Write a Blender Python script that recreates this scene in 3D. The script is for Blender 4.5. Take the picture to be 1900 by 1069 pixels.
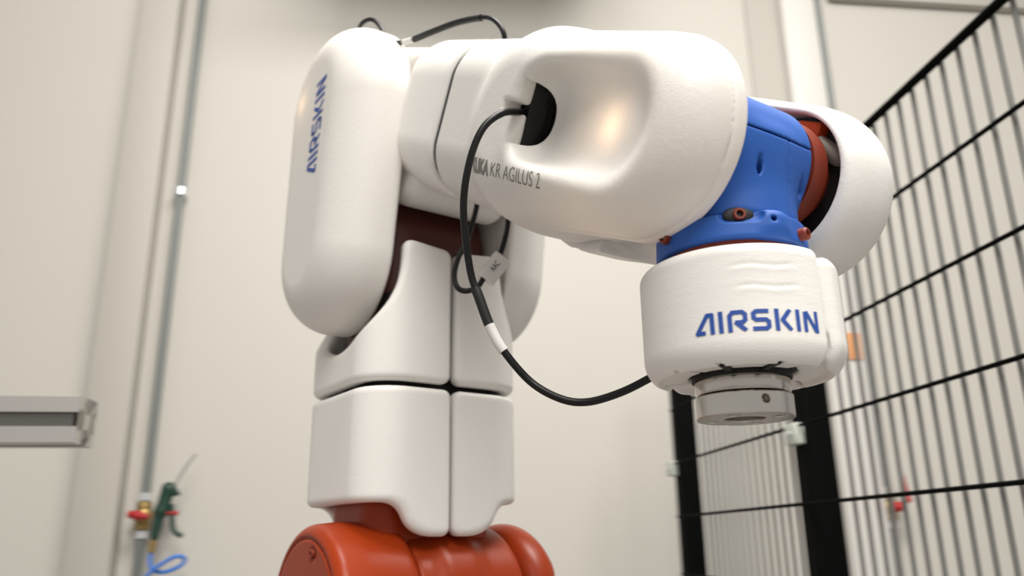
import bpy, bmesh, math, random
import numpy as np
from mathutils import Vector, Matrix

# ------------------------------------------------------------------ clean
for o in list(bpy.data.objects):
    bpy.data.objects.remove(o, do_unlink=True)
scene = bpy.context.scene
COL = scene.collection
random.seed(4)
rng = np.random.default_rng(7)

# ------------------------------------------------------------------ camera
CAMZ = 1.35
PITCH, ROLL = math.radians(17.2), math.radians(0.8)
cam_data = bpy.data.cameras.new('camera')
cam = bpy.data.objects.new('camera', cam_data)
COL.objects.link(cam)
fw = np.array([0, math.cos(PITCH), math.sin(PITCH)])
up0 = np.array([0, -math.sin(PITCH), math.cos(PITCH)])
rt0 = np.array([1.0, 0, 0])
rt = rt0 * math.cos(ROLL) - up0 * math.sin(ROLL)
up = up0 * math.cos(ROLL) + rt0 * math.sin(ROLL)
M = Matrix(((rt[0], up[0], -fw[0], 0), (rt[1], up[1], -fw[1], 0), (rt[2], up[2], -fw[2], CAMZ), (0, 0, 0, 1)))
cam.matrix_world = M
cam_data.sensor_width = 36
cam_data.lens = 36 * 1520 / 1900
cam_data.clip_start = 0.02
cam_data.dof.use_dof = True
cam_data.dof.focus_distance = 0.62
cam_data.dof.aperture_fstop = 9.2
cam_data.dof.aperture_ratio = 0.42
scene.camera = cam

# ------------------------------------------------------------------ light
scene.view_settings.view_transform = 'Standard'
scene.view_settings.look = 'None'
scene.view_settings.exposure = 0.0
scene.view_settings.gamma = 1.0
scene.view_settings.use_curve_mapping = False
world = bpy.data.worlds.new('hall_air')
scene.world = world
world.use_nodes = True
bg = world.node_tree.nodes['Background']
bg.inputs[0].default_value = (1.0, 0.97, 0.93, 1)
bg.inputs[1].default_value = 0.50


def area(name, loc, target, size, size_y, power, color=(1, 0.965, 0.915)):
    l = bpy.data.lights.new(name, 'AREA')
    l.shape = 'RECTANGLE'
    l.size, l.size_y, l.energy, l.color = size, size_y, power, color
    o = bpy.data.objects.new(name, l)
    COL.objects.link(o)
    o.location = loc
    d = Vector(target) - Vector(loc)
    o.rotation_euler = d.to_track_quat('-Z', 'Y').to_euler()
    return o


area('ceiling_lamp', (0.6, 0.5, 4.9), (0.5, 0.9, 0), 2.6, 1.2, 212)
area('ceiling_lamp', (-1.5, 2.2, 4.9), (-1.3, 2.3, 0), 1.2, 1.2, 10)
area('ceiling_lamp', (2.2, 2.0, 4.9), (2.3, 2.2, 0), 1.2, 1.2, 16)
area('ceiling_lamp', (0.6, -2.0, 4.6), (0.0, 1.2, 1.3), 2.5, 1.5, 172)

# ------------------------------------------------------------------ materials


def mat(name, color, rough=0.5, metal=0.0, bump=None, coat=0.0, spec=0.5, var=None, transl=0.0, aniso=None):
    m = bpy.data.materials.new(name)
    m.use_nodes = True
    nt = m.node_tree
    b = nt.nodes['Principled BSDF']
    b.inputs['Base Color'].default_value = (*color, 1)
    b.inputs['Roughness'].default_value = rough
    b.inputs['Metallic'].default_value = metal
    b.inputs['Coat Weight'].default_value = coat
    b.inputs['Specular IOR Level'].default_value = spec
    tc = nt.nodes.new('ShaderNodeTexCoord')
    if var:
        n = nt.nodes.new('ShaderNodeTexNoise')
        n.inputs['Scale'].default_value = var[0]
        n.inputs['Detail'].default_value = 4
        nt.links.new(tc.outputs['Object'], n.inputs['Vector'])
        r = nt.nodes.new('ShaderNodeMix')
        r.data_type = 'RGBA'
        r.inputs[6].default_value = (*[c * (1 - var[1]) for c in color], 1)
        r.inputs[7].default_value = (*[min(1, c * (1 + var[1])) for c in color], 1)
        nt.links.new(n.outputs['Fac'], r.inputs[0])
        nt.links.new(r.outputs[2], b.inputs['Base Color'])
    if bump:
        prev = None
        for (sc, st, dist, stretch) in bump:
            mp = nt.nodes.new('ShaderNodeMapping')
            mp.inputs['Scale'].default_value = stretch
            nt.links.new(tc.outputs['Object'], mp.inputs['Vector'])
            n = nt.nodes.new('ShaderNodeTexNoise')
            n.inputs['Scale'].default_value = sc
            n.inputs['Detail'].default_value = 3
            nt.links.new(mp.outputs[0], n.inputs['Vector'])
            bp = nt.nodes.new('ShaderNodeBump')
            bp.inputs['Strength'].default_value = st
            bp.inputs['Distance'].default_value = dist
            nt.links.new(n.outputs['Fac'], bp.inputs['Height'])
            if prev:
                nt.links.new(prev.outputs[0], bp.inputs['Normal'])
            prev = bp
        nt.links.new(prev.outputs[0], b.inputs['Normal'])
    if transl:
        t = nt.nodes.new('ShaderNodeBsdfTranslucent')
        t.inputs['Color'].default_value = (*color, 1)
        mx = nt.nodes.new('ShaderNodeMixShader')
        mx.inputs[0].default_value = transl
        out = nt.nodes['Material Output']
        nt.links.new(b.outputs[0], mx.inputs[1])
        nt.links.new(t.outputs[0], mx.inputs[2])
        nt.links.new(mx.outputs[0], out.inputs[0])
    return m


FOAM_COL = (0.86, 0.838, 0.805)
M_FOAM = mat('white_foam_skin', FOAM_COL, 0.42, bump=[(900, 0.25, 0.0006, (1, 1, 1)), (220, 0.18, 0.001, (1, 1, 1))], spec=0.45)
M_FOAM_LED = mat('translucent_foam_skin', FOAM_COL, 0.42, bump=[(900, 0.25, 0.0006, (1, 1, 1)), (220, 0.18, 0.001, (1, 1, 1))], spec=0.45, transl=0.12)
M_FOAM_W = mat('layered_foam_skin', FOAM_COL, 0.5, bump=[(1000, 0.3, 0.0007, (1, 1, 1)), (90, 0.16, 0.0010, (0.3, 0.3, 2))], spec=0.35)
M_ORANGE = mat('orange_paint', (0.32, 0.036, 0.006), 0.34, bump=[(60, 0.05, 0.001, (1, 1, 1))], var=(8, 0.06), spec=0.25)
M_DKORANGE = mat('darkened_orange', (0.20, 0.026, 0.009), 0.5)  # darker orange; on the wrist drive it stands in for shade
M_CAST = mat('shaded_orange_casting', (0.075, 0.010, 0.005), 0.5)  # the link's orange with its shadow put into the colour
M_BLUE = mat('blue_printed_nylon', (0.017, 0.098, 0.41), 0.55, bump=[(1300, 0.35, 0.0005, (1, 1, 1))], spec=0.4)
M_INK = mat('blue_ink', (0.018, 0.075, 0.36), 0.5)
M_GREYINK = mat('grey_ink', (0.19, 0.19, 0.165), 0.5)
M_BLACKINK = mat('black_ink', (0.03, 0.03, 0.03), 0.6)
M_BLACK = mat('black_core_and_shade', (0.006, 0.005, 0.005), 0.6)  # core black; also stands in for shade in gaps and holes
M_RUBBER = mat('black_cable_sheath', (0.006, 0.006, 0.0065), 0.36, spec=0.32)
M_SHRINK = mat('black_heat_shrink', (0.007, 0.007, 0.007), 0.6)
M_LABEL = mat('white_label_sleeve', (0.72, 0.70, 0.68), 0.35)
M_STEEL = mat('brushed_steel', (0.60, 0.57, 0.53), 0.28, 1.0, bump=[(300, 0.12, 0.0005, (1, 1, 0.05))], var=(40, 0.08))
M_STEELH = mat('turned_steel', (0.56, 0.52, 0.48), 0.2, 1.0, bump=[(300, 0.15, 0.0005, (0.02, 0.02, 4))])
M_ALU = mat('anodised_aluminium', (0.52, 0.50, 0.48), 0.42, 0.85)
M_FENCE = mat('black_powder_coat', (0.0022, 0.0024, 0.0024), 0.7, spec=0.04)
M_WIRE = mat('dark_grey_wire', (0.17, 0.168, 0.158), 0.55)
M_SLOT = mat('dark_slot_strip', (0.07, 0.066, 0.06), 0.5)
M_WALL = mat('painted_wall_panel', (0.505, 0.485, 0.442), 0.6, bump=[(40, 0.05, 0.002, (1, 1, 1))], var=(0.7, 0.025))
M_TRIM = mat('painted_column_casing', (0.42, 0.40, 0.36), 0.6)
M_TRIMW = mat('white_column_casing', (0.60, 0.58, 0.55), 0.5)
M_FLOOR = mat('concrete_floor', (0.26, 0.25, 0.235), 0.4, var=(3, 0.1))
M_PIPE = mat('galvanised_pipe', (0.17, 0.185, 0.18), 0.5, 0.3)
M_BRASS = mat('brass', (0.36, 0.25, 0.10), 0.4, 0.8)
M_ZINC = mat('zinc_fitting', (0.70, 0.72, 0.74), 0.3, 0.7)
M_RED = mat('red_plastic', (0.36, 0.012, 0.012), 0.5)
M_GREEN = mat('green_plastic', (0.007, 0.036, 0.022), 0.45)
M_HOSE = mat('blue_hose', (0.045, 0.17, 0.56), 0.4)
M_CLAMP = mat('grey_clamp', (0.52, 0.55, 0.50), 0.5)
M_TAG = mat('orange_tag', (0.60, 0.27, 0.10), 0.6)
M_GREYP = mat('grey_plastic', (0.24, 0.21, 0.18), 0.55)
M_PED = mat('grey_steel_pedestal', (0.25, 0.26, 0.27), 0.5)

# ------------------------------------------------------------------ object helpers


def empty(name, loc, label, cat, group=None):
    o = bpy.data.objects.new(name, None)
    o.empty_display_size = 0.05
    COL.objects.link(o)
    o.location = loc
    o['label'] = label
    o['category'] = cat
    if group:
        o['group'] = group
    return o


def link(name, verts, faces, m, parent=None, smooth=True, label=None, edge_angle=None):
    """verts in world space; the object origin is set to the middle of its bounds"""
    v = np.asarray(verts, float)
    c = (v.min(0) + v.max(0)) / 2
    me = bpy.data.meshes.new(name)
    me.from_pydata((v - c).tolist(), [], [list(map(int, f)) for f in faces] if not isinstance(faces, np.ndarray) else faces.tolist())
    if smooth:
        me.polygons.foreach_set('use_smooth', [True] * len(me.polygons))
    me.update()
    if edge_angle:
        me.set_sharp_from_angle(angle=math.radians(edge_angle))
    me.materials.append(m)
    o = bpy.data.objects.new(name, me)
    COL.objects.link(o)
    put(o, c, parent)
    if label:
        o['label'] = label
    return o


def world_loc(o):
    l = Vector(o.location)
    p = o.parent
    while p:
        l = l + Vector(p.location)
        p = p.parent
    return l


def put(o, c, parent):
    o.location = Vector(c)
    if parent:
        o.parent = parent
        o.location = Vector(c) - world_loc(parent)


def structure(o):
    o['kind'] = 'structure'
    return o


class Frame:
    def __init__(self, O, a, b, c):
        self.O = np.asarray(O, float)
        self.A = np.array([a, b, c], float)
        self.flip = np.linalg.det(self.A) < 0

    def w(self, P):
        return np.asarray(P, float) @ self.A + self.O

    def l(self, P):
        return (np.asarray(P, float) - self.O) @ self.A.T


def box(name, fr, lo, hi, m, parent=None, bev=0.0, label=None, seg=2):
    bm = bmesh.new()
    bmesh.ops.create_cube(bm, size=1)
    lo, hi = np.array(lo), np.array(hi)
    for v in bm.verts:
        v.co = Vector((lo + hi) / 2 + np.array(v.co) * (hi - lo))
    if bev:
        bmesh.ops.bevel(bm, geom=bm.edges[:], offset=bev, segments=seg, affect='EDGES', profile=0.5)
    bmesh.ops.recalc_face_normals(bm, faces=bm.faces[:])
    V = fr.w([v.co[:] for v in bm.verts])
    Fc = [[v.index for v in f.verts] for f in bm.faces]
    if fr.flip:
        Fc = [f[::-1] for f in Fc]
    bm.free()
    return link(name, V, Fc, m, parent, smooth=bool(bev), label=label, edge_angle=40 if bev else None)


def catmull(pts, n=8):
    P = np.asarray(pts, float)
    P = np.vstack([2 * P[0] - P[1], P, 2 * P[-1] - P[-2]])
    out = []
    for i in range(1, len(P) - 2):
        p0, p1, p2, p3 = P[i - 1:i + 3]
        for k in range(n):
            t = k / n
            out.append(0.5 * ((2 * p1) + (p2 - p0) * t + (2 * p0 - 5 * p1 + 4 * p2 - p3) * t * t + (3 * p1 - p0 - 3 * p2 + p3) * t ** 3))
    out.append(P[-2])
    return np.array(out)


def tube_geo(path, r, seg=12, cap=True):
    P = np.asarray(path, float)
    R = np.full(len(P), r) if np.isscalar(r) else np.asarray(r, float)
    T = np.gradient(P, axis=0)
    T /= np.linalg.norm(T, axis=1)[:, None]
    ref = np.array([0, 0, 1.0]) if abs(T[0][2]) < 0.9 else np.array([1.0, 0, 0])
    N = np.cross(T[0], ref)
    N /= np.linalg.norm(N)
    V, Fc = [], []
    for i in range(len(P)):
        N = N - T[i] * (N @ T[i])
        N /= np.linalg.norm(N)
        B = np.cross(T[i], N)
        for k in range(seg):
            a = 2 * math.pi * k / seg
            V.append(P[i] + R[i] * (math.cos(a) * N + math.sin(a) * B))
    for i in range(len(P) - 1):
        for k in range(seg):
            k2 = (k + 1) % seg
            Fc.append([i * seg + k, i * seg + k2, (i + 1) * seg + k2, (i + 1) * seg + k])
    if cap:
        Fc.append(list(range(seg))[::-1])
        Fc.append([(len(P) - 1) * seg + k for k in range(seg)])
    return V, Fc


def tube(name, path, r, m, parent=None, seg=12, label=None):
    V, Fc = tube_geo(path, r, seg)
    return link(name, V, Fc, m, parent, label=label, edge_angle=50)


def lathe(name, fr, prof, m, parent=None, seg=64, label=None, angle=30):
    """prof: list of (radius, height) along the frame's third axis, closed loop if it starts and ends off axis"""
    V, Fc = [], []
    n = len(prof)
    for (r, h) in prof:
        for k in range(seg):
            a = 2 * math.pi * k / seg
            V.append((r * math.cos(a), r * math.sin(a), h))
    closed = prof[0][0] > 1e-6 and prof[-1][0] > 1e-6
    for i in range(n if closed else n - 1):
        i2 = (i + 1) % n
        for k in range(seg):
            k2 = (k + 1) % seg
            Fc.append([i * seg + k, i * seg + k2, i2 * seg + k2, i2 * seg + k])
    bm = bmesh.new()
    W = fr.w(V)
    vs = [bm.verts.new(v) for v in W]
    for f in Fc:
        bm.faces.new([vs[i] for i in f])
    bmesh.ops.remove_doubles(bm, verts=bm.verts[:], dist=1e-7)
    bmesh.ops.recalc_face_normals(bm, faces=bm.faces[:])
    bm.verts.index_update()
    VV = [v.co[:] for v in bm.verts]
    FF = [[v.index for v in f.verts] for f in bm.faces]
    bm.free()
    return link(name, VV, FF, m, parent, label=label, edge_angle=angle)


# ------------------------------------------------------------------ implicit surfaces
def length2(x, y):
    return np.sqrt(x * x + y * y)


def smin(a, b, k):
    h = np.maximum(k - np.abs(a - b), 0) / k
    return np.minimum(a, b) - h * h * k * 0.25


def smax(a, b, k):
    return -smin(-a, -b, k)


def rmax(a, b, r):
    """intersection with a round edge of radius r"""
    x, y = a + r, b + r
    return np.minimum(np.maximum(x, y), 0) + length2(np.maximum(x, 0), np.maximum(y, 0)) - r


def rbox2(x, y, hx, hy, r):
    qx, qy = np.abs(x) - hx + r, np.abs(y) - hy + r
    return np.minimum(np.maximum(qx, qy), 0) + length2(np.maximum(qx, 0), np.maximum(qy, 0)) - r


def seg2(x, y, ax, ay, bx, by, ra, rb):
    """round cone in 2D (uneven capsule)"""
    dx, dy = bx - ax, by - ay
    L = math.hypot(dx, dy)
    ux, uy = dx / L, dy / L
    px, py = x - ax, y - ay
    yy = px * ux + py * uy
    xx = np.abs(-px * uy + py * ux)
    b = (ra - rb) / L
    a = math.sqrt(1 - b * b)
    k = -b * xx + a * yy
    d = np.where(k < 0, length2(xx, yy) - ra, np.where(k > a * L, length2(xx, yy - L) - rb, xx * a + yy * b - ra))
    return d


def seg3(P, A, B, ra, rb):
    A, B = np.asarray(A), np.asarray(B)
    d = B - A
    t = np.clip(((P - A) @ d) / (d @ d), 0, 1)
    return np.linalg.norm(P - A - t[:, None] * d, axis=1) - (ra + (rb - ra) * t)


def nets(sdf, lo, hi, h):
    lo, hi = np.asarray(lo, float) - 1.5 * h, np.asarray(hi, float) + 1.5 * h
    n = np.ceil((hi - lo) / h).astype(int) + 1
    ax = [(lo[i] + h * np.arange(n[i])).astype(np.float32) for i in range(3)]
    val = np.empty(n, np.float32)
    step = max(1, int(400000 // (n[1] * n[2])))
    Y, Z = np.meshgrid(ax[1], ax[2], indexing='ij')
    for i in range(0, n[0], step):
        xs = ax[0][i:i + step]
        P = np.empty((len(xs), n[1], n[2], 3), np.float32)
        P[..., 0] = xs[:, None, None]
        P[..., 1] = Y
        P[..., 2] = Z
        val[i:i + step] = sdf(P.reshape(-1, 3)).reshape(len(xs), n[1], n[2])
    ins = val < 0
    c = n - 1
    cnt = np.zeros(c, np.int8)
    for dx in (0, 1):
        for dy in (0, 1):
            for dz in (0, 1):
                cnt += ins[dx:dx + c[0], dy:dy + c[1], dz:dz + c[2]]
    act = np.argwhere((cnt > 0) & (cnt < 8))
    ids = np.full(c, -1, np.int64)
    ids[act[:, 0], act[:, 1], act[:, 2]] = np.arange(len(act))
    acc = np.zeros((len(act), 3))
    num = np.zeros(len(act))
    for axis in range(3):
        o1, o2 = [k for k in range(3) if k != axis]
        for p in (0, 1):
            for q in (0, 1):
                off = np.zeros(3, int)
                off[o1], off[o2] = p, q
                i0 = act + off
                i1 = i0.copy()
                i1[:, axis] += 1
                v0 = val[i0[:, 0], i0[:, 1], i0[:, 2]]
                v1 = val[i1[:, 0], i1[:, 1], i1[:, 2]]
                m = (v0 < 0) != (v1 < 0)
                t = np.where(m, v0 / np.where(m, v0 - v1, 1), 0)
                pos = off[None, :].astype(float).repeat(len(act), 0)
                pos[:, axis] = t
                acc[m] += pos[m]
                num[m] += 1
    V = lo + h * (act + acc / num[:, None])
    faces = []
    for axis in range(3):
        o1, o2 = [(1, 2), (2, 0), (0, 1)][axis]
        s0 = [slice(None)] * 3
        s1 = [slice(None)] * 3
        s0[axis], s1[axis] = slice(0, -1), slice(1, None)
        a, b = ins[tuple(s0)], ins[tuple(s1)]
        E = np.argwhere(a != b)
        ok = (E[:, o1] > 0) & (E[:, o2] > 0) & (E[:, o1] < c[o1]) & (E[:, o2] < c[o2])
        E = E[ok]
        A = a[E[:, 0], E[:, 1], E[:, 2]]
        q = []
        for (d1, d2) in ((-1, -1), (0, -1), (0, 0), (-1, 0)):
            I = E.copy()
            I[:, o1] += d1
            I[:, o2] += d2
            q.append(ids[I[:, 0], I[:, 1], I[:, 2]])
        Q = np.stack(q, 1)
        Q[~A] = Q[~A][:, ::-1]
        faces.append(Q)
    Fc = np.vstack(faces)
    Fc = Fc[(Fc >= 0).all(1)]
    e = 0.25 * h
    for it in range(3):
        d = sdf(V)
        G = np.stack([(sdf(V + e * np.eye(3)[k]) - sdf(V - e * np.eye(3)[k])) / (2 * e) for k in range(3)], 1)
        g2 = np.maximum((G * G).sum(1), 0.2)
        st = (d / g2)[:, None] * G
        ln = np.linalg.norm(st, axis=1)
        st *= np.minimum(1, 0.6 * h / np.maximum(ln, 1e-12))[:, None]
        V = V - st
    return V, Fc


def solid(name, fr, sdf, lo, hi, h, m, parent=None, label=None):
    V, Fc = nets(sdf, lo, hi, h)
    if fr.flip:
        Fc = Fc[:, ::-1]
    return link(name, fr.w(V), Fc, m, parent, label=label)


# ------------------------------------------------------------------ flat print
GLYPH = {
    'A': (0.90, [[(0.50, .10), (0.13, .10), (0.60, .90), (0.80, .90), (0.80, .0)]]),
    'I': (0.20, [[(.1, 0), (.1, 1)]]),
    'R': (0.80, [[(.1, 0), (.1, .74), (.22, .90), (.62, .90), (.73, .79), (.73, .54), (.62, .43), (.36, .43), (.74, .04)]]),
    'S': (0.80, [[(.04, .10), (.6, .10), (.71, .2), (.71, .42), (.6, .51), (.2, .51), (.10, .61), (.10, .8), (.21, .90), (.74, .90)]]),
    'K': (0.78, [[(.1, 0), (.1, 1)], [(.70, .98), (.34, .5), (.70, .02)]]),
    'N': (0.82, [[(.1, 0), (.1, .93)], [(.16, .95), (.66, .06)], [(.72, 0), (.72, 1)]]),
}


def stroke_word(word, weight=0.19, gap=0.17):
    """quads of the word in units of the cap height: list of (4,2) arrays, and the width"""
    x = 0
    quads = []
    for ch in word:
        wd, strokes = GLYPH[ch]
        for s in strokes:
            s = np.array(s)
            for i in range(len(s) - 1):
                a, b = s[i], s[i + 1]
                d = (b - a) / np.linalg.norm(b - a)
                nn = np.array([-d[1], d[0]]) * weight / 2
                a = a - d * (weight * 0.28 if i > 0 else 0)
                b = b + d * (weight * 0.28 if i < len(s) - 2 else 0)
                L = np.linalg.norm(b - a)
                ns = max(1, int(L / 0.12))
                for k in range(ns):
                    p, q = a + (b - a) * k / ns, a + (b - a) * (k + 1) / ns
                    for j in (-1, 0):
                        n0, n1 = nn * j, nn * (j + 1)
                        Q = np.array([p + n0, q + n0, q + n1, p + n1])
                        Q[:, 1] = np.clip(Q[:, 1], 0, 1)
                        quads.append(Q + [x, 0])
        x += wd + gap
    return quads, x - gap


def font_word(text, bold=0.0, sx=1.0):
    cu = bpy.data.curves.new('t', 'FONT')
    cu.body = text
    cu.size = 1.0
    cu.offset = bold
    cu.resolution_u = 4
    o = bpy.data.objects.new('t', cu)
    COL.objects.link(o)
    dg = bpy.context.evaluated_depsgraph_get()
    me = bpy.data.meshes.new_from_object(o.evaluated_get(dg))
    bm = bmesh.new()
    bm.from_mesh(me)
    bmesh.ops.triangulate(bm, faces=bm.faces[:])
    for _ in range(2):
        long = [e for e in bm.edges if e.calc_length() > 0.22]
        if long:
            bmesh.ops.subdivide_edges(bm, edges=long, cuts=1)
            bmesh.ops.triangulate(bm, faces=bm.faces[:])
    bm.verts.index_update()
    V = np.array([v.co[:2] for v in bm.verts])
    Fc = [[v.index for v in f.verts] for f in bm.faces]
    bm.free()
    bpy.data.objects.remove(o, do_unlink=True)
    bpy.data.curves.remove(cu)
    bpy.data.meshes.remove(me)
    cap = 0.729 * 0.95
    V = V / cap
    V[:, 0] *= sx
    V[:, 0] -= V[:, 0].min()
    return V, Fc


def drop(P, D, sdf, lift=0.0004, maxd=0.2):
    """march the points P along the directions D on to the surface"""
    P = P.copy()
    D = D / np.linalg.norm(D, axis=1)[:, None]
    for _ in range(60):
        P += D * np.clip(sdf(P) - lift, -0.01, 0.01)[:, None] * 0.8
    return P


def decal(name, fr, sdf, V2, Fc, place, m, parent, label=None):
    """place maps (n,2) letter coordinates to start points and directions in the frame"""
    P, D = place(V2)
    P = drop(P, D, sdf)
    return link(name, fr.w(P), Fc, m, parent, smooth=True, label=label)


def word_geo(word):
    q, wd = stroke_word(word)
    V = np.vstack(q)
    Fc = [[4 * i, 4 * i + 1, 4 * i + 2, 4 * i + 3] for i in range(len(q))]
    return V, Fc, wd


# ================================================================== the hall
DIRA = math.radians(6.6)
WQ = np.array([-math.sin(DIRA), math.cos(DIRA), 0])   # away from the camera, along the fence
WM = np.array([math.cos(DIRA), math.sin(DIRA), 0])    # to the right, along the back wall
HALL = Frame((0, 0, 0), WM, WQ, (0, 0, 1))
WT = 3.4
structure(box('floor', HALL, (-4.5, -4, -0.1), (5, WT + 0.2, 0), M_FLOOR))
structure(box('wall_back', HALL, (-4.5, WT, 0), (5, WT + 0.2, 5.2), M_WALL))
structure(box('ceiling', HALL, (-4.5, -4, 5.2), (5, WT + 0.2, 5.3), M_WALL))
structure(box('trim_1', HALL, (-1.285, WT - 0.09, 0), (-1.115, WT, 5.2), M_TRIM, bev=0.012))
structure(box('trim_2', HALL, (1.765, WT - 0.07, 0), (1.945, WT, 5.2), M_TRIMW, bev=0.01))
structure(box('trim_3', HALL, (1.60, WT - 0.014, 0), (1.765, WT, 5.2), M_TRIM))
structure(box('trim_4', HALL, (2.05, WT - 0.05, CAMZ + 2.64), (4.8, WT, CAMZ + 2.74), M_TRIM, bev=0.008))
structure(box('baseboard_back', HALL, (-4.5, WT - 0.015, 0), (5, WT, 0.1), M_TRIM))


structure(box('wall_shade_duct', HALL, (-.45, WT - .85, 3.95), (.8, WT - .45, 4.4), M_TRIM, bev=.02))  # unseen duct added to shade the top of the back wall


def hp(mm, t, z):
    return HALL.w([[mm, t, z + CAMZ]])[0]


# ------------------------------------------------------------------ pipes on the wall
def wall_pipe(mx, r, label, joints):
    z0, z1 = 0.05, 5.1
    p = empty('air_pipe', HALL.w([[mx, WT - 0.045, z0]])[0], label, 'pipe')
    for (a, b) in ((z0, CAMZ + .113 - .080), (CAMZ + .113 + .080, z1)):
        tube('pipe_run', [HALL.w([[mx, WT - 0.045, a + (b - a) * k / 3]])[0] for k in range(4)], r, M_PIPE, p, 14)
    for jz in joints:
        f = Frame(HALL.w([[mx, WT - 0.045, jz + CAMZ]])[0], WM, WQ, (0, 0, 1))
        lathe('pipe_clip', f, [(r, -.02), (r + .012, -.016), (r + .012, .016), (r, .02)], M_ZINC, p, 16, label='shiny zinc clip')
        box('clip_foot', f, (-.012, .0, -.014), (.012, .045, .014), M_ZINC, p)
    return p


pipe_l = wall_pipe(-1.03, 0.0155, 'grey pipe on the back wall left of the robot, with shiny clip and red valve', [1.443, 3.0])
pipe_r = wall_pipe(1.97, 0.0155, 'grey pipe on the back wall right of the robot, seen through the mesh fence', [3.1])


def ball_valve(pipe, mx, z, label, lever):
    f = Frame(HALL.w([[mx, WT - 0.045, z + CAMZ]])[0], WM, WQ, (0, 0, 1))
    r = 0.0157
    v = lathe('ball_valve', f, [(r, -.052), (.026, -.05), (.028, -.03), (.024, -.026), (.032, -.014), (.034, 0), (.032, .014), (.024, .026), (.028, .03), (.026, .05), (r, .052)], M_BRASS, pipe, 20, label=label)
    for s in (-1, 1):
        lathe('union_nut', f, [(r, s * .055), (.023, s * .056), (.023, s * .082), (r, s * .085)], M_ZINC, v, 6, label='bright zinc nut')
    lathe('valve_stem', Frame(f.O, WM, (0, 0, 1), -WQ), [(0, .03), (.009, .03), (.009, .055), (0, .055)], M_BRASS, v, 14)
    if lever == 'wing':
        def s(P):
            a = seg3(P, (-.026, -.058, .003), (.026, -.058, -.005), .015, .012)
            return smin(a, seg3(P, (0, -.05, 0), (0, -.066, 0), .018, .016), .01)
        solid('valve_handle', f, s, (-.07, -.09, -.03), (.07, -.03, .03), .003, M_RED, v, label='red wing handle')
    else:
        def s(P):
            a = seg3(P, (.004, -.06, 0), (.05, -.064, .03), .014, .010)
            b = seg3(P, (.05, -.064, .03), (.034, -.064, .125), .010, .009)
            return smin(smin(a, b, .01), seg3(P, (.0, -.045, 0), (.0, -.066, 0), .022, .02), .01)
        solid('valve_handle', f, s, (-.05, -.1, -.05), (.09, -.02, .15), .0035, M_RED, v, label='red lever handle')
    return v


ball_valve(pipe_l, -1.03, 0.112, 'brass ball valve with red wing handle', 'wing')
ball_valve(pipe_r, 1.97, 0.115, 'brass ball valve with red lever', 'lever')

# ------------------------------------------------------------------ air blow gun and hose
GF = Frame(HALL.w([[0, 0, CAMZ]])[0], WM, WQ, (0, 0, 1))
GT = WT - 0.115


def gp(x, z, t=GT):
    return np.array([x, t, z])


gun = empty('air_blow_gun', GF.w(gp(-0.955, 0.0)[None])[0], 'dark green air blow gun with long thin nozzle beside the left red valve', 'air gun')
solid('gun_body', GF, lambda P: smin(smin(seg3(P, gp(-.938, .175), gp(-.928, .205), .018, .024), seg3(P, gp(-.944, .13), gp(-.928, .205), .026, .022), .012),
      smin(seg3(P, gp(-.960, .035), gp(-.95, .12), .016, .021), seg3(P, gp(-.928, .205), gp(-.892, .188), .017, .008), .012), .015),
      (-1.0, GT - .04, -.06), (-.85, GT + .04, .25), .0035, M_GREEN, gun)
tube('trigger', GF.w(catmull([gp(-.912, .15), gp(-.905, .10), gp(-.893, .055), gp(-.862, .035)], 5)), .0095, M_GREEN, gun, 10)
solid('safety_ring', GF, lambda P: seg3(P, gp(-.93, .118), gp(-.892, .118), .009, .009), (-.95, GT - .02, .1), (-.87, GT + .02, .14), .003, M_RED, gun, label='red ring')
tube('nozzle', GF.w(catmull([gp(-.915, .205), gp(-.893, .25), gp(-.866, .30), gp(-.842, .335)], 4)), [.0055] * 9 + [.0045] * 4, M_ALU, gun, 10, label='thin metal nozzle')
tube('hose_coupling', GF.w([gp(-.960, .035), gp(-.962, .020), gp(-.963, .019), gp(-.966, -.02)]), [.010, .010, .014, .013], M_BRASS, gun, 12, label='brass coupling')
hose = catmull([gp(-.966, -.015), gp(-.968, -.045), gp(-.955, -.078), gp(-.915, -.09), gp(-.86, -.07), gp(-.845, -.045), gp(-.87, -.035, GT - .02), gp(-.92, -.062, GT - .02),
                gp(-.965, -.10, GT - .02), gp(-.985, -.15), gp(-.94, -.19), gp(-.88, -.175), gp(-.87, -.155, GT - .02), gp(-.93, -.185, GT - .02), gp(-.98, -.24), gp(-.985, -.5), gp(-.99, -.9), gp(-1.0, -1.2)], 7)
ho = tube('air_hose', GF.w(hose), .0075, M_HOSE, None, 10)
ho['label'] = 'thin blue coiled air hose hanging below the green air gun'
ho['category'] = 'hose'

# ------------------------------------------------------------------ small orange tag on the right column
tg = box('paper_tag', HALL, (1.865, WT - 0.078, CAMZ + .74), (1.925, WT - 0.0705, CAMZ + .86), M_TAG, bev=.001)
tg['label'] = 'small orange tag stuck on the right wall column, half hidden behind the robot hand'
tg['category'] = 'tag'

# ------------------------------------------------------------------ aluminium profile at the left
AT = 1.55
prof_z0, prof_z1 = CAMZ + .173, CAMZ + .256
rail_root = empty('aluminium_frame', HALL.w([[-1.35, AT, 0]])[0], 'silver slotted aluminium profile rail sticking in from the left edge', 'profile rail')


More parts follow.
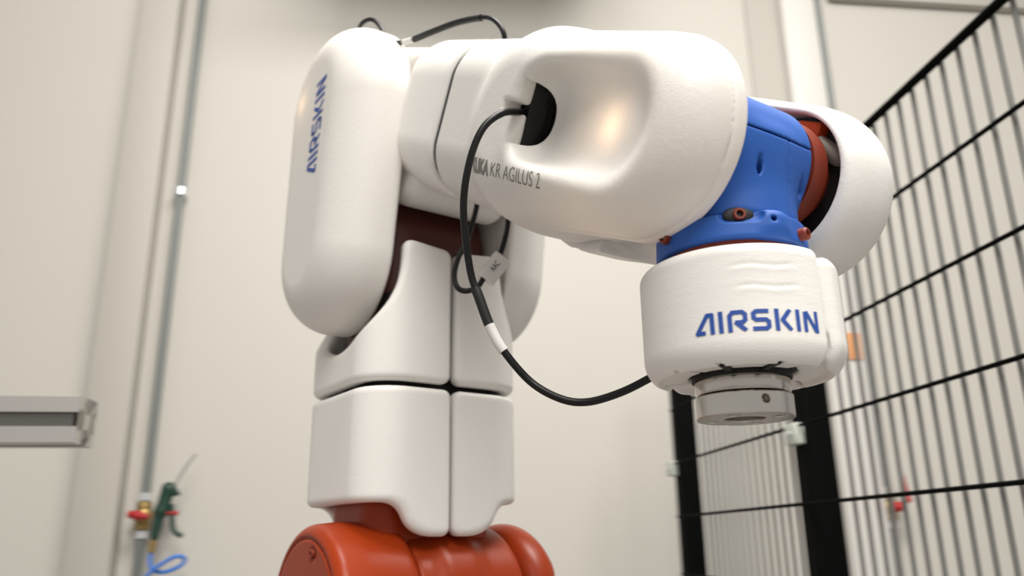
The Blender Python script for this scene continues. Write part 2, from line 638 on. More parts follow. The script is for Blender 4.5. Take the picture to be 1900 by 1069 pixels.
def slot_profile(wd, ht):
    """outline of a slotted profile section (y,z), one slot on each short side and two on the long sides"""
    h, w2 = ht / 2, wd / 2
    s, dpt, e, lip = .0125, .028, .020, .0085

    def side(p0, p1, centers):
        # slots along the straight line p0->p1, outward normal to the right of travel
        p0, p1 = np.array(p0), np.array(p1)
        L = np.linalg.norm(p1 - p0)
        d = (p1 - p0) / L
        n_in = np.array([-d[1], d[0]])
        pts = [p0 + d * .0015]
        for c in centers:
            for (t, q) in ((c - s, 0), (c - s, lip), (c - e, lip), (c - e, lip + .005), (c - s, dpt), (c + s, dpt), (c + e, lip + .005), (c + e, lip), (c + s, lip), (c + s, 0)):
                pts.append(p0 + d * t + n_in * q)
        pts.append(p1 - d * .0015)
        return pts
    out = []
    out += side((-w2, -h), (w2, -h), [w2])
    out += side((w2, -h), (w2, h), [h])
    out += side((w2, h), (-w2, h), [w2])
    out += side((-w2, h), (-w2, -h), [h])
    return np.array(out)


def extrude_profile(name, sec, fr, L0, L1, parent):
    n_ = len(sec)
    V = [(L0, p[0], p[1]) for p in sec] + [(L1, p[0], p[1]) for p in sec]
    Fc = [[i, (i + 1) % n_, n_ + (i + 1) % n_, n_ + i] for i in range(n_)]
    Fc += [list(range(n_))[::-1], [n_ + i for i in range(n_)]]
    bm = bmesh.new()
    vs = [bm.verts.new(v) for v in fr.w(V)]
    for f_ in Fc:
        bm.faces.new([vs[i] for i in f_])
    bmesh.ops.triangulate(bm, faces=[f_ for f_ in bm.faces if len(f_.verts) > 4])
    bmesh.ops.recalc_face_normals(bm, faces=bm.faces[:])
    bm.verts.index_update()
    VV = [v.co[:] for v in bm.verts]
    FF = [[v.index for v in f_.verts] for f_ in bm.faces]
    bm.free()
    return link(name, VV, FF, M_ALU, parent, smooth=False)


RF = Frame(HALL.w([[0, AT, (prof_z0 + prof_z1) / 2]])[0], WM, WQ, (0, 0, 1))
extrude_profile('rail', slot_profile(.082, prof_z1 - prof_z0), RF, -1.5, -.592, rail_root)
box('slot_strip', RF, (-1.5, -.0375, -.0122), (-.60, -.0355, .0122), M_SLOT, rail_root, label='dark strip in the slot')  # dark strip added so the slot reads darker
UF = Frame(HALL.w([[-1.35, AT + .083, 0]])[0], (0, 0, 1), WM, WQ)
extrude_profile('upright', slot_profile(.082, .082), UF, 0.0, prof_z1 + .02, rail_root)

# ------------------------------------------------------------------ mesh fence
FD = 0.9
fence = empty('mesh_fence', HALL.w([[FD, 2.0, 0]])[0], 'black steel mesh safety fence running along the right side of the robot', 'fence')
T0, T1 = 0.48, 2.84
zs = [.797, .618, .438, .253, .074, -.112, -.295, -.475, -.655, -.835, -1.015, -1.19]


def mesh_copy(src, loc, parent):
    c = src.copy()
    COL.objects.link(c)
    put(c, loc, parent)
    return c


hw = None
for i, z in enumerate(zs):
    r = .0085 if i == 0 else .0042
    if i < 2 or hw is None:
        hw = tube('top_rail' if i == 0 else 'horizontal_wire', [HALL.w([[FD - .0095, t, z + CAMZ]])[0] for t in (T0, 1.6, T1)], r, M_FENCE, fence, 8)
    else:
        mesh_copy(hw, HALL.w([[FD - .0095, (T0 + T1) / 2, z + CAMZ]])[0], fence)
vw = None
PITCHW = .045
t = T0 + .01
while t < T1:
    zc = (zs[0] + zs[-1]) / 2 + CAMZ
    if 1.70 < t < 1.925 or 2.60 < t < 2.9:
        t += PITCHW
        continue
    if vw is None:
        vw = tube('vertical_wire', [HALL.w([[FD - .001, t, z + CAMZ]])[0] for z in (zs[-1], -.2, zs[0])], .0045, M_WIRE, fence, 6)
    else:
        mesh_copy(vw, HALL.w([[FD - .001, t, zc]])[0], fence)
    t += PITCHW


def post(t0, t1, ztop):
    box('post', HALL, (FD, t0, 0.008), (FD + .069, t1, CAMZ + ztop), M_FENCE, fence, bev=.004)
    box('post_foot', HALL, (FD - .03, t0 - .05, 0), (FD + .11, t1 + .05, .008), M_FENCE, fence)


post(1.846, 1.915, .82)
post(2.80, 2.871, .82)
post(.45, .519, .82)
for (t_, z_) in ((1.88, .236), (2.862, .238), (1.88, -.6), (2.862, -.6), (.50, .236), (1.88, .70), (2.862, .70)):
    box('mesh_clamp', HALL, (FD - .022, t_ - .028, CAMZ + z_ - .026), (FD + .014, t_ + .03, CAMZ + z_ + .024), M_CLAMP, fence, bev=.004, label='pale grey clamp')
    lathe('clamp_screw', Frame(HALL.w([[FD - .022, t_, CAMZ + z_]])[0], WQ, (0, 0, 1), -WM), [(0, 0), (.007, 0), (.007, .004), (.004, .006), (0, .006)], M_ZINC, fence, 12)

# ================================================================== the robot
PHI = math.radians(55)
N_ = np.array([-math.sin(PHI), -math.cos(PHI), 0])
U_ = np.array([math.cos(PHI), -math.sin(PHI), 0])
W_ = np.array([0, 0, 1.0])
J3 = np.array([-.110, .939, .526 + CAMZ])
J2 = np.array([-.110, .939, -.077 + CAMZ])
J5 = np.array([.166, .545, .261 + CAMZ])
TH = math.atan2(.2646, .4816)
F_ = U_ * math.cos(TH) - W_ * math.sin(TH)
G_ = W_ * math.cos(TH) + U_ * math.sin(TH)
FC = Frame(J2, U_, N_, W_)
FE = Frame(J3, U_, N_, W_)
FA = Frame(J5, F_, N_, G_)
FT = Frame(J5 + .010 * N_ + np.array([-.005, 0, 0]), (1, 0, 0), (0, 1, 0), (0, 0, 1))

ped = empty('pedestal', (J2[0], J2[1], 0), 'grey steel pedestal under the robot arm', 'pedestal')
PF = Frame((J2[0], J2[1], 0), U_, N_, W_)
box('foot_plate', PF, (-.25, -.25, 0), (.25, .25, .02), M_PED, ped, bev=.004)
box('column', PF, (-.12, -.12, .02), (.12, .12, .82), M_PED, ped, bev=.006)
box('top_plate', PF, (-.2, -.2, .82), (.2, .2, .85), M_PED, ped, bev=.004)

robot = empty('robot_arm', (J2[0], J2[1], .85), 'orange industrial robot arm clad in white foam pads with a blue wrist', 'robot arm')

# ---- base and shoulder
lathe('base_flange', Frame((J2[0], J2[1], .85), U_, N_, W_), [(0, 0), (.15, 0), (.15, .03), (.125, .05), (.12, .19), (.13, .20), (.13, .24), (0, .24)], M_ORANGE, robot, 64)


def sd_shoulder(P):
    a, b, c = P[:, 0], P[:, 1], P[:, 2]
    d = length2(a, c)
    mid = rmax(d - .094, np.abs(b + .025) - .062, .006)
    mid = smin(mid, rmax(d - .0965, np.abs(b + .012) - .022, .01), .02)
    neck = rbox2(a, b + .02, .10, .085, .04)
    neck = rmax(neck, np.abs(c + .11) - .085, .01)
    return smin(mid, neck, .03)


solid('shoulder_housing', FC, sd_shoulder, (-.12, -.12, -.2), (.12, .1, .11), .003, M_ORANGE, robot)


def sd_motor_cap(P):
    a, b, c = P[:, 0], P[:, 1], P[:, 2]
    d = length2(a, c)
    q = rmax(d - (.099 - .10 * np.maximum(b - .092, 0)), np.abs(b - .081) - .044, .012)
    groove = np.abs(d - .083) - .0014
    q = np.maximum(q, -np.maximum(groove, .1225 - b))
    return np.maximum(q, -(length2(length2(a - .02, c - .068) - .005, b - .125) - .002))


solid('motor_cover', FC, sd_motor_cap, (-.11, .03, -.11), (.11, .17, .11), .0022, M_ORANGE, robot)
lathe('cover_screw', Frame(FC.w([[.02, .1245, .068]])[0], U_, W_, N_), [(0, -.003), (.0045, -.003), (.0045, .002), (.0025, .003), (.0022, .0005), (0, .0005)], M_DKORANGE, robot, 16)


def sd_side_cover(P):
    a, b, c = P[:, 0], P[:, 1], P[:, 2]
    d = length2(a, c)
    q = rmax(d - .097, np.abs(b + .114) - .025, .024)
    return smax(q, -(length2(c - .02, b + .150) - .022) - .004, .02)


solid('side_cover', FC, sd_side_cover, (-.11, -.17, -.11), (.11, -.08, .11), .0025, M_ORANGE, robot)

# ---- upper arm core
CAPA, CAPB, CRA, CRB = (.004, -.034), (-.014, -.206), .104, .094


def sd_cap2(a, c):
    return seg2(a, c, CAPA[0], CAPA[1], CAPB[0], CAPB[1], CRA, CRB)


def sd_core(P):
    a, b, c = P[:, 0], P[:, 1], P[:, 2]
    low = rmax(rbox2(a + .005, b, .052, .064, .03), np.abs(c - .25) - .19, .02)
    fork = np.maximum(np.abs(a + .012) - .045, np.abs(c - .42) - .13)
    fork = rmax(fork, np.abs(b) - .066, .012)
    return smin(low, fork, .03)


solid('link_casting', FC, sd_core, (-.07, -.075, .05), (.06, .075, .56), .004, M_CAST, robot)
solid('joint_neck', FC, lambda P: rmax(rbox2(P[:, 0] + .012, P[:, 1], .06, .076, .03), np.abs(P[:, 2] - .095) - .034, .01),
      (-.08, -.08, .06), (.06, .08, .135), .003, M_ORANGE, robot, label='orange neck under the arm pads')
# dark liner seen through the joints between the pads
box('pad_liner', FC, (-.0665, -.0695, .13), (.056, .0695, .345), M_BLACK, robot, bev=.012)


def sd_colbox(a, b):
    return rbox2(a + .013, b, .094, .099, .046)


def lower_pad(side):
    def s(P):
        a, b, c = P[:, 0], P[:, 1], P[:, 2]
        d = sd_colbox(a, b)
        d = smax(d, -(d + .019), .004)
        cut = smax(.058 - np.abs(b), c - .116, .02)
        v = np.abs(c - .1582) - .0755
        v = smax(v, -cut, .04)
        e = rmax(v, .0022 - side * b, .009)
        return rmax(d, e, .007)
    return s


def upper_pad(side):
    def s(P):
        a, b, c = P[:, 0], P[:, 1], P[:, 2]
        d = sd_colbox(a, b)
        d = smax(d, -(d + .019), .004)
        top = c - (.392 + .10 * (np.abs(b) - .006))
        cap = smax(sd_cap2(a, c - .603) - .025, .060 - np.abs(b), .05)
        v = smax(.2395 - c, top, .006)
        v = smax(v, -cap, .012)
        e = rmax(v, .0028 - side * b, .010)
        return rmax(d, e, .007)
    return s


for sd_ in (1, -1):
    lo_b, hi_b = (-.002, .105) if sd_ > 0 else (-.105, .002)
    solid('lower_arm_pad', FC, lower_pad(sd_), (-.11, lo_b, .075), (.09, hi_b, .245), .0021, M_FOAM, robot)
    solid('upper_arm_pad', FC, upper_pad(sd_), (-.11, lo_b, .235), (.09, hi_b, .41), .0021, M_FOAM, robot)


# ---- elbow capsules
def elbow_pad(side):
    def s(P):
        a, b, c = P[:, 0], P[:, 1] * side, P[:, 2]
        d2 = sd_cap2(a, c)
        outer = rmax(d2, b - .149, .052)
        return rmax(outer, .0745 - b, .005)
    return s


cap_l = solid('elbow_pad', FE, elbow_pad(1), (-.12, .07, -.3), (.12, .155, .11), .0024, M_FOAM_LED, robot)
cap_r = solid('elbow_pad', FE, elbow_pad(-1), (-.12, -.155, -.3), (.12, -.07, .11), .0028, M_FOAM, robot)


def sd_elbow(P):
    f, b, g = P[:, 0], P[:, 1], P[:, 2]
    d = rbox2(f + .535, g + .021, .142, .091, .03)
    return rmax(d, np.abs(b) - .066, .016)


solid('elbow_cover', FA, sd_elbow, (-.68, -.07, -.12), (-.36, .07, .08), .003, M_FOAM, robot)


# ---- forearm pads
def sd_ring(P, f0, f1, r0, r1):
    f, b, g = P[:, 0], P[:, 1], P[:, 2]
    d2 = rbox2(b, g + .002, .086, .0835, .052)
    return np.maximum(rmax(d2, f0 - f, r0), rmax(d2, f - f1, r1))


def sd_rear(P):
    return sd_ring(P, -.455, -.3295, .045, .006)


solid('rear_forearm_pad', FA, sd_rear, (-.46, -.09, -.09), (-.32, .09, .09), .0024, M_FOAM, robot)


def sd_near_raw(P):
    f, b, g = P[:, 0], P[:, 1], P[:, 2]
    ring = sd_ring(P, -.3195, -.14, .006, .03)
    st = seg2(f, g, -.016, 0, -.155, -.004, .0725, .080)
    bulge = rmax(st, b - .110, .040)
    d = smin(ring, bulge, .035)
    # lip along the inner edge of the fork
    lip = rmax(seg2(f, g, -.0155, .0, -.12, -.004, .0738, .080), np.abs(b - .0635) - .007, .0025)
    d = np.maximum(d, .0715 - b + 10 * np.maximum(-.06 - f, 0) * -1)
    d = smin(d, lip, .002)
    # dimple: a long bowl that deepens towards the cable hole
    dm = seg2(f, g, -.022, .0, -.115, .001, .041, .036)
    dm = smax(dm, -.149 - f, .014)
    fl = np.where(f > -.06, .091 + .10 * (f + .06), .091 + .24 * (f + .06))
    cut = smax(dm - .003, fl - b, .03)
    d = smax(d, -cut, .010)
    return d


def sd_near(P):
    f, b, g = P[:, 0], P[:, 1], P[:, 2]
    d = sd_near_raw(P)
    inner = np.where(f > -.085, .0585 - b, .002 - b)
    inner = smax(.002 - b, np.minimum(.0585 - b, 10 * (f + .085)), .006)
    d = smax(d, inner, .004)
    hole = np.maximum(length2((f + .168) * 1.05, (g - .001) * .92) - .0335, -(f + .168))
    hole = np.maximum(hole, b - .0925 - 5 * np.maximum(f + .149, 0))
    slot = np.maximum(np.abs(g - .004) - .004, np.abs(f + .152) - .010)
    slot = np.maximum(slot, .07 - b)
    hole = smin(hole, slot, .003)
    hole = np.maximum(hole, .045 - b)
    return smax(d, -hole, .003)


near = solid('forearm_pad', FA, sd_near, (-.33, -.002, -.095), (.08, .118, .09), .0019, M_FOAM_LED, robot)


def sd_plug(P):
    f, b, g = P[:, 0], P[:, 1], P[:, 2]
    d = np.maximum(length2((f + .168) * 1.05, (g - .001) * .92) - .0345, -(f + .1668))
    top = np.where(f < -.150, .0918, .091 + .24 * (f + .06) - .0035)
    return np.maximum(np.maximum(d, b - top), .03 - b)


solid('hole_shade_plug', FA, sd_plug, (-.17, .03, -.04), (-.13, .095, .04), .0014, M_BLACK, robot, label='black plug for the shade inside the cable hole')  # black plug gives the hole its shade by colour


def sd_far(P):
    f, b, g = P[:, 0], -P[:, 1], P[:, 2]
    ring = sd_ring(np.stack([f, b, g], 1), -.3195, -.14, .006, .03)
    st = seg2(f, g, -.003, -.008, -.155, -.013, .0725, .082)
    bulge = rmax(st, b - .114, .034)
    inn = smax(.002 - b, np.minimum(.040 - b, 10 * (f + .085)), .006)
    # the pad narrows in a round shoulder to the rim around the wrist
    dome = length2(np.maximum(seg2(f, g, -.003, -.006, -.16, -.006, .0555, .066), 0), np.maximum(.083 - b, 0) * .46) - .0170
    dome = np.where(f > -.13, dome, -1.0)
    d = smin(ring, bulge, .035)
    d = smax(d, inn, .004)
    body = smax(d, dome, .01)
    cav = np.maximum(seg2(f, g, -.003, -.003, -.16, 0, .0545, .055), b - .092)
    cav = np.where(f > -.09, cav, np.maximum(cav, -(f + .09)))
    return smax(body, -cav, .003)


solid('forearm_pad', FA, sd_far, (-.33, -.118, -.095), (.08, .002, .09), .002, M_FOAM, robot)

# forearm inner casting, keeps daylight out of the joints
solid('joint_shade_band', FA, lambda P: np.maximum(rbox2(P[:, 1], P[:, 2] + .002, .0815, .079, .048), np.abs(P[:, 0] + .3245) - .0075),
      (-.34, -.09, -.09), (-.31, .09, .09), .003, M_BLACK, robot, label='black band for the shaded gap between the two forearm pads')  # black band put in as the shade of the open gap
lathe('forearm_casting', Frame(FA.O, N_, G_, F_), [(0, -.46), (.06, -.46), (.062, -.10), (0, -.10)], M_BLACK, robot, 32)

# ---- wrist drive between the fork arms
lathe('wrist_drive', Frame(FA.O, F_, G_, N_), [(0, -.090), (.040, -.090), (.034, -.090), (.034, -.050), (.0415, -.048), (.0425, -.044), (.0425, -.031), (.030, -.031), (.030, .02), (0, .02)], M_DKORANGE, robot, 64, label='orange drive disc beside the blue cover')  # disc coloured darker for the shade between the fork arms
lathe('cavity_shade_disc', Frame(FA.w([[-.003, 0, -.003]])[0], F_, G_, N_), [(0, -.091), (.0535, -.091), (.0535, -.060), (0, -.060)], M_BLACK, robot, 48, label='black disc for the shade inside the far pad')  # black disc added to darken the cavity behind the drive
solid('motor_connector', FA, lambda P: seg3(P, (.006, -.055, .036), (.036, -.06, .024), .007, .007), (-.01, -.08, .01), (.05, -.04, .06), .0015, M_GREYP, robot, label='grey brown connector')
box('bracket', FA, (-.005, -.085, .030), (.02, -.05, .047), M_ORANGE, robot, bev=.003)

# ---- blue wrist cover
TX = (FA.l(FT.w([[0, 0, 0]]))[0])


def sd_blue_raw(P):          # world-aligned tool frame coordinates
    Q = (P + (FT.O - FA.O)) @ FA.A.T
    f, b, g = Q[:, 0], Q[:, 1], Q[:, 2]
    x, y, z = P[:, 0], P[:, 1], P[:, 2]
    r = length2(x, y)
    cyl = rmax(length2(f, g) - .0457, np.abs(b - .017) - .044, .006)
    sk = rmax(r - (.0468), np.abs(z + .030) - .031, .004)
    d = smin(cyl, sk, .014)
    col = rmax(r - .0508 + .05 * (z + .065), np.abs(z + .069) - .0088, .002)
    return d, col, r, Q


def sd_blue(part):
    def s(P):
        d, col, r, Q = sd_blue_raw(P)
        f, b, g = Q[:, 0], Q[:, 1], Q[:, 2]
        x, y, z = P[:, 0], P[:, 1], P[:, 2]
        ang = np.arctan2(g, f)
        # screw recesses
        for (bb, aa) in ((.032, -.08), (-.0155, -.12)):
            px, pz = .0457 * math.cos(aa), .0457 * math.sin(aa)
            c1 = seg3(Q, (px + .003, bb, pz + .007), (px + .0015, bb - .001, pz - .005), .0012, .0040)
            d = smax(d, -c1, .002)
        # oval bolt pocket above the collar
        pk = seg3(P, (-.0145, -.0505, -.0612), (.004, -.0525, -.0612), .0062, .0062)
        d = smax(d, -pk, .002)
        if part == 'collar':
            boss = rmax(length2(x - .0150, y + .041) - .0115, np.abs(z + .0675) - .0082, .006)
            q = smin(col, boss, .006)
            hole = np.maximum(length2(x - .0150, z + .066) - .0019, y + .03)
            q = np.maximum(q, -hole)
            q = np.maximum(q, -(pk))
            return np.maximum(q, -(r - .045))
        gl = g - .0205
        k = .0008
        if part == 'top':
            return smax(d, -(gl - .0004), k)
        sp = b - .004
        d = smax(d, gl + .0004, k)
        if part == 'near':
            return smax(d, -(sp - .0003), k)
        return smax(d, sp + .0003, k)
    return s


for pt in ('top', 'near', 'far'):
    solid('wrist_cover', FT, sd_blue(pt), (-.08, -.08, -.066), (.08, .08, .055), .0014, M_BLUE, robot, label='blue printed cover')
solid('wrist_collar', FT, sd_blue('collar'), (-.06, -.06, -.082), (.06, .06, -.055), .0011, M_BLUE, robot, label='blue collar ring with a boss')
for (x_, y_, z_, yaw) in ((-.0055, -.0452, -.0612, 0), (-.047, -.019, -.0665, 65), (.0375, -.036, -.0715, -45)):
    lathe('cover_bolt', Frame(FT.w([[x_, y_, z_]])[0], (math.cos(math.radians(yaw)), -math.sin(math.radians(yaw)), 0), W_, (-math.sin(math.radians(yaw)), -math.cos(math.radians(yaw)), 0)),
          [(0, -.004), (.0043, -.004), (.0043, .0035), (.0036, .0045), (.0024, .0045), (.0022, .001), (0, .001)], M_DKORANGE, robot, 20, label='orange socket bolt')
solid('pocket_shade_disc', FT, lambda P: np.sqrt(((P[:, 0] + .0055) / .0105) ** 2 + ((P[:, 1] + .0455) / .0022) ** 2 + ((P[:, 2] + .0612) / .0058) ** 2) * .002 - .002,
      (-.018, -.049, -.069), (.007, -.042, -.053), .0008, M_BLACK, robot, label='black oval for the shaded pocket around the bolt')  # black disc stands in for the dark depth of the pocket
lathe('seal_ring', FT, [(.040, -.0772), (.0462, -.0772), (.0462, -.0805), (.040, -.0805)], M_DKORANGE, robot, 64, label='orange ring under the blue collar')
lathe('wrist_shaft', FT, [(0, -.05), (.0405, -.05), (.0405, -.155), (0, -.155)], M_BLACK, robot, 48)
for k in range(30):
    a = 2 * math.pi * k / 30
    box('cooling_rib', Frame(FT.w([[0, 0, 0]])[0], (math.cos(a), math.sin(a), 0), (-math.sin(a), math.cos(a), 0), W_), (.0400, -.0011, -.1), (.0420, .0011, -.0806), M_STEEL, robot)

# ---- wrist pads

def wrist_shape(P, R, zt, zb, rb):
    x, y, z = P[:, 0], P[:, 1], P[:, 2]
    r = length2(x, y)
    d = rmax(r - R, z - zt, .008)
    d = rmax(d, zb - z, rb)
    # shallow dish under the pad around the flange
    dish = rmax(r - .054, z - (zb + .0070), .003)
    d = smax(d, -dish, .005)
    bore = r - np.where(z > -.13, .0445, .0350)
    d = smax(d, -np.maximum(bore, -1), .002)
    for aa in (-118, -82, -50, -150, 150, 90, 30):
        ca, sa = math.cos(math.radians(aa)), math.sin(math.radians(aa))
        t_, s_ = x * ca + y * sa, -x * sa + y * ca
        sl = np.maximum(np.maximum(np.abs(s_) - .0021, np.abs(t_ - .044) - .0135), z - (zb + .02))
        d = np.maximum(d, -sl)
    return d


SP_D = np.array([-math.sin(math.radians(47.0)), -math.cos(math.radians(47.0))])   # seam plane normal, towards the front half


def sd_wrist_front(P):
    d = wrist_shape(P, .0640, -.0845, -.1660, .020)
    # two shallow creases in the foam
    an = np.arctan2(P[:, 0], -P[:, 1])
    for (z0, a0, a1) in ((-.1005, -.35, .38), (-.1142, -.30, .40)):
        mk = np.clip((an - a0) * 8, 0, 1) * np.clip((a1 - an) * 8, 0, 1)
        zz = P[:, 2] - z0 + .0006 * np.sin(an * 14) - .002 * (an - .1) ** 2
        d = d + mk * (.00042 * np.exp(-(zz / .0011) ** 2) - .0002 * np.exp(-((zz + .0028) / .0018) ** 2))
    pl = P[:, 0] * SP_D[0] + P[:, 1] * SP_D[1]
    return rmax(d, .0012 - pl, .006)


def sd_wrist_back(P):
    d = wrist_shape(P, .0668, -.0880, -.1645, .020)
    pl = P[:, 0] * SP_D[0] + P[:, 1] * SP_D[1]
    return rmax(d, pl + .0006, .009)


wf = solid('wrist_pad', FT, sd_wrist_front, (-.07, -.07, -.17), (.07, .07, -.08), .0011, M_FOAM_W, robot)
wb = solid('wrist_pad', FT, sd_wrist_back, (-.08, -.08, -.17), (.08, .08, -.06), .0016, M_FOAM_W, robot)

for aa in (-118, -82):
    ca, sa = math.cos(math.radians(aa)), math.sin(math.radians(aa))
    box('slit_shade_fill', Frame(FT.O, (ca, sa, 0), (-sa, ca, 0), W_), (.034, -.00205, -.1605), (.0535, .00205, -.149), M_BLACK, robot)  # black fill that paints the slits as deep in shade

# ---- tool flange
FL = Frame(FT.w([[0, 0, 0]])[0] + np.array([-.001, 0, -.0040]), (1, 0, 0), (0, 1, 0), (0, 0, 1))
lathe('adapter_ring', FL, [(.0, -.150), (.0296, -.150), (.0296, -.1578), (.0308, -.1584), (.0310, -.1650), (.0302, -.1670), (.0285, -.1678), (0, -.168)], M_STEELH, robot, 96, label='turned steel ring', angle=25)
lathe('gap_shade_ring', FL, [(0, -.142), (.0326, -.142), (.0326, -.1572), (0, -.1572)], M_BLACK, robot, 64)  # black ring drawn as the dark gap above the adapter


def sd_flange(P):
    x, y, z = P[:, 0], P[:, 1], P[:, 2]
    r = length2(x, y)
    a0 = math.radians(-79)
    fl = x * math.cos(a0) + y * math.sin(a0) - .0306
    d = smax(r - .0317, fl, .0004)
    d = rmax(d, np.abs(z + .1753) - .0072, .0006)
    d = np.maximum(d, -np.maximum(r - .0135, z + .172))
    t_, s_ = x * math.cos(a0) + y * math.sin(a0), -x * math.sin(a0) + y * math.cos(a0)
    d = np.maximum(d, -np.maximum(length2(s_, z + .1735) - .0027, .022 - t_))
    d2 = x * math.cos(a0 + math.pi) + y * math.sin(a0 + math.pi)
    for k in range(4):
        a = math.radians(-79 + 45 + 90 * k)
        d = np.maximum(d, -np.maximum(length2(x - .0225 * math.cos(a), y - .0225 * math.sin(a)) - .0044, z + .1772))
    notch = length2(x - .0318 * math.cos(a0 + math.pi), y - .0318 * math.sin(a0 + math.pi)) - .0028
    return np.maximum(d, -np.maximum(notch, z + .172))


solid('tool_flange', FL, sd_flange, (-.034, -.034, -.184), (.034, .034, -.166), .00075, M_STEEL, robot, label='brushed steel tool flange')
for k in range(4):
    a = math.radians(-79 + 45 + 90 * k)
    lathe('flange_screw', Frame(FL.w([[.0225 * math.cos(a), .0225 * math.sin(a), -.1772]])[0], (1, 0, 0), (0, -1, 0), (0, 0, -1)),
          [(0, 0), (.0036, 0), (.0036, .0022), (.0030, .0028), (.0017, .0028), (.0016, .0010), (0, .0010)], M_STEELH, robot, 20)

# ---- lettering
V2, F2, wd = word_geo('AIRSKIN')


def place_wrist(V):
    ang = math.radians(-39.5) + (V[:, 0] / wd) * math.radians(71)
    z = -.1427 + V[:, 1] * .0135
    P = np.stack([.085 * np.sin(ang), -.085 * np.cos(ang), z], 1)
    D = np.stack([-np.sin(ang), np.cos(ang), 0 * ang], 1)
    return P, D


decal('lettering', FT, sd_wrist_front, V2, F2, place_wrist, M_INK, wf, label='blue AIRSKIN lettering')


def place_cap(V):
    # reads upwards; runs along +w, letter tops towards -a (left)
    t_ = V[:, 0] / wd
    a = .026 + .018 * t_ - V[:, 1] * .029
    c = -.130 + .116 * t_
    P = np.stack([a, 0 * a + .17, c], 1)
    D = np.stack([0 * a, 0 * a - 1, 0 * a], 1)
    return P, D


decal('lettering', FE, elbow_pad(1), V2, F2, place_cap, M_INK, cap_l, label='blue AIRSKIN lettering')


def place_arm(x0, hgt):
    def f_(V):
        P = np.stack([x0 + V[:, 0] * hgt, 0 * V[:, 0] + .13, -.0555 + V[:, 1] * hgt], 1)
        return P, np.stack([0 * V[:, 0], 0 * V[:, 0] - 1, 0 * V[:, 0]], 1)
    return f_


HT = .0118
Vb, Fb = font_word('KUKA', 0.042, .62)
Vt, Ft = font_word('KR AGILUS 2', -0.012, .66)
wb_, wt_ = Vb[:, 0].max(), Vt[:, 0].max()
TOT = .1095
sc = TOT / (HT * (wb_ + wt_ + .25))
Vb[:, 0] *= sc
Vt[:, 0] *= sc
decal('lettering', FA, sd_near_raw, Vb, Fb, place_arm(-.1925, HT), M_GREYINK, near, label='bold grey KUKA lettering')
decal('lettering', FA, sd_near_raw, Vt, Ft, place_arm(-.1925 + (wb_ + .25) * sc * HT, HT), M_GREYINK, near, label='grey KR AGILUS 2 lettering')

# ---- status lamps shining through the foam


def led(frm, p, power, r):
    l = bpy.data.lights.new('status_lamp', 'POINT')
    l.energy, l.color, l.shadow_soft_size = power, (1.0, 0.66, 0.36), r
    o = bpy.data.objects.new('status_lamp', l)
    COL.objects.link(o)
    o.location = frm.w([p])[0]


led(FA, (-.034, .076, .0), .10, .004)
led(FE, (-.034, .134, -.016), .045, .004)

# ---- cables


def cable(pts, r, n_, label, extras):
    path = catmull(pts, 10)
    o = tube('sensor_cable', path, r, M_RUBBER, robot, 14, label=label)
    for (nm, i0, i1, rr, m_, lb) in extras:
        tube(nm, path[int(i0 * 10):int(i1 * 10) + 1], rr, m_, o, 16, label=lb)
    return o, path


c1 = [[0.0297, 0.6352, 1.6986], [0.0178, 0.6161, 1.6935], [0.0064, 0.593, 1.683], [-0.0066, 0.5755, 1.672], [-0.0213, 0.5701, 1.6556], [-0.0318, 0.5736, 1.6276], [-0.0365, 0.584, 1.594], [-0.0321, 0.5975, 1.5504], [-0.0248, 0.5994, 1.5271], [-0.0167, 0.6011, 1.5049], [-0.0067, 0.6015, 1.4865], [0.0131, 0.6035, 1.4633], [0.0344, 0.5973, 1.4495], [0.0536, 0.5931, 1.4461], [0.0766, 0.5863, 1.4513], [0.0969, 0.5763, 1.4597], [0.1095, 0.569, 1.4666]]
o1, p1 = cable(c1, .0029, 0, 'black cable looping in front from the hole in the forearm pad to the hand', [('heat_shrink', 7.6, 9.0, .0039, M_SHRINK, None), ('label_sleeve', 8.9, 10.0, .0040, M_LABEL, 'white printed sleeve')])
c2 = [[-0.0323, 0.7872, 1.7153], [-0.0357, 0.7871, 1.6817], [-0.0443, 0.7821, 1.6471], [-0.0539, 0.7791, 1.6229], [-0.0575, 0.7795, 1.6048], [-0.0536, 0.7784, 1.5915], [-0.044, 0.7792, 1.5888], [-0.0332, 0.7777, 1.5938], [-0.0257, 0.779, 1.6065], [-0.0132, 0.7793, 1.6224], [-0.0059, 0.7823, 1.6466], [-0.0029, 0.7821, 1.6642], [-0.0015, 0.7848, 1.6893]]
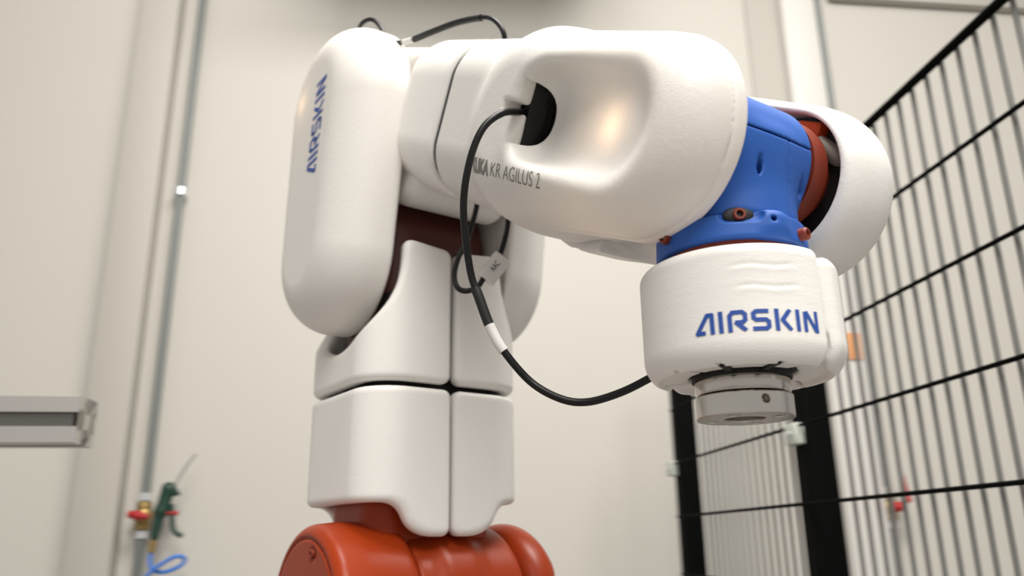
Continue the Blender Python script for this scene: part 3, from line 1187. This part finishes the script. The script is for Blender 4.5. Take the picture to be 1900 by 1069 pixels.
o2, p2 = cable(c2, .0028, 0, 'short black cable loop hanging under the forearm', [])
c3 = [[-0.1889, 0.8824, 1.9487], [-0.1797, 0.8595, 1.9551], [-0.1661, 0.849, 1.9552], [-0.154, 0.8381, 1.9397], [-0.1437, 0.8293, 1.9173], [-0.1335, 0.8226, 1.9053], [-0.1228, 0.8141, 1.8987], [-0.1068, 0.8001, 1.8933], [-0.0849, 0.7763, 1.8857], [-0.0562, 0.7477, 1.8768], [-0.0352, 0.7292, 1.8687], [-0.0209, 0.7161, 1.8604], [-0.0115, 0.709, 1.8495], [-0.0051, 0.7076, 1.8371], [-0.0031, 0.7116, 1.8242]]
o3, p3 = cable(c3, .0027, 0, 'black cable over the top between elbow and forearm', [('label_sleeve', 6.2, 7.1, .0032, M_LABEL, 'white sleeve'), ('heat_shrink', 7.0, 10.5, .0036, M_SHRINK, None)])

# flag label on the short loop
a_, b_ = np.array(c2[7]) * .35 + np.array(c2[8]) * .65, np.array(c2[9]) + (np.array(c2[9]) - np.array(c2[8])) * .15
dx = (b_ - a_) / np.linalg.norm(b_ - a_)
view = np.array([0.05, -.98, -.2])
view /= np.linalg.norm(view)
yy = np.cross(view, dx)
yy /= np.linalg.norm(yy)
if yy[2] < 0:
    yy = -yy
zz = np.cross(dx, yy)
LF = Frame((a_ + b_) / 2, dx, yy, zz)
Lh = np.linalg.norm(b_ - a_) / 2


def sd_flag(P):
    return rmax(seg2(P[:, 1], P[:, 2], .002, 0, -.008, 0, .0056, .0045), np.abs(P[:, 0]) - Lh - .001, .0008)


fl_o = solid('label_sleeve', LF, sd_flag, (-Lh - .003, -.016, -.007), (Lh + .003, .011, .007), .0008, M_LABEL, o2, label='pale grey sleeve printed AAC')
Va, Fa = font_word('AAC', 0.0, .8)
sgn = 1 if (zz @ view) > 0 else -1
link('lettering', LF.w(np.stack([-.0045 + Va[:, 0] * .0048, -.005 + Va[:, 1] * .0060, 0 * Va[:, 0] + sgn * .0058], 1)), Fa, M_BLACKINK, o2, label='black AAC lettering')
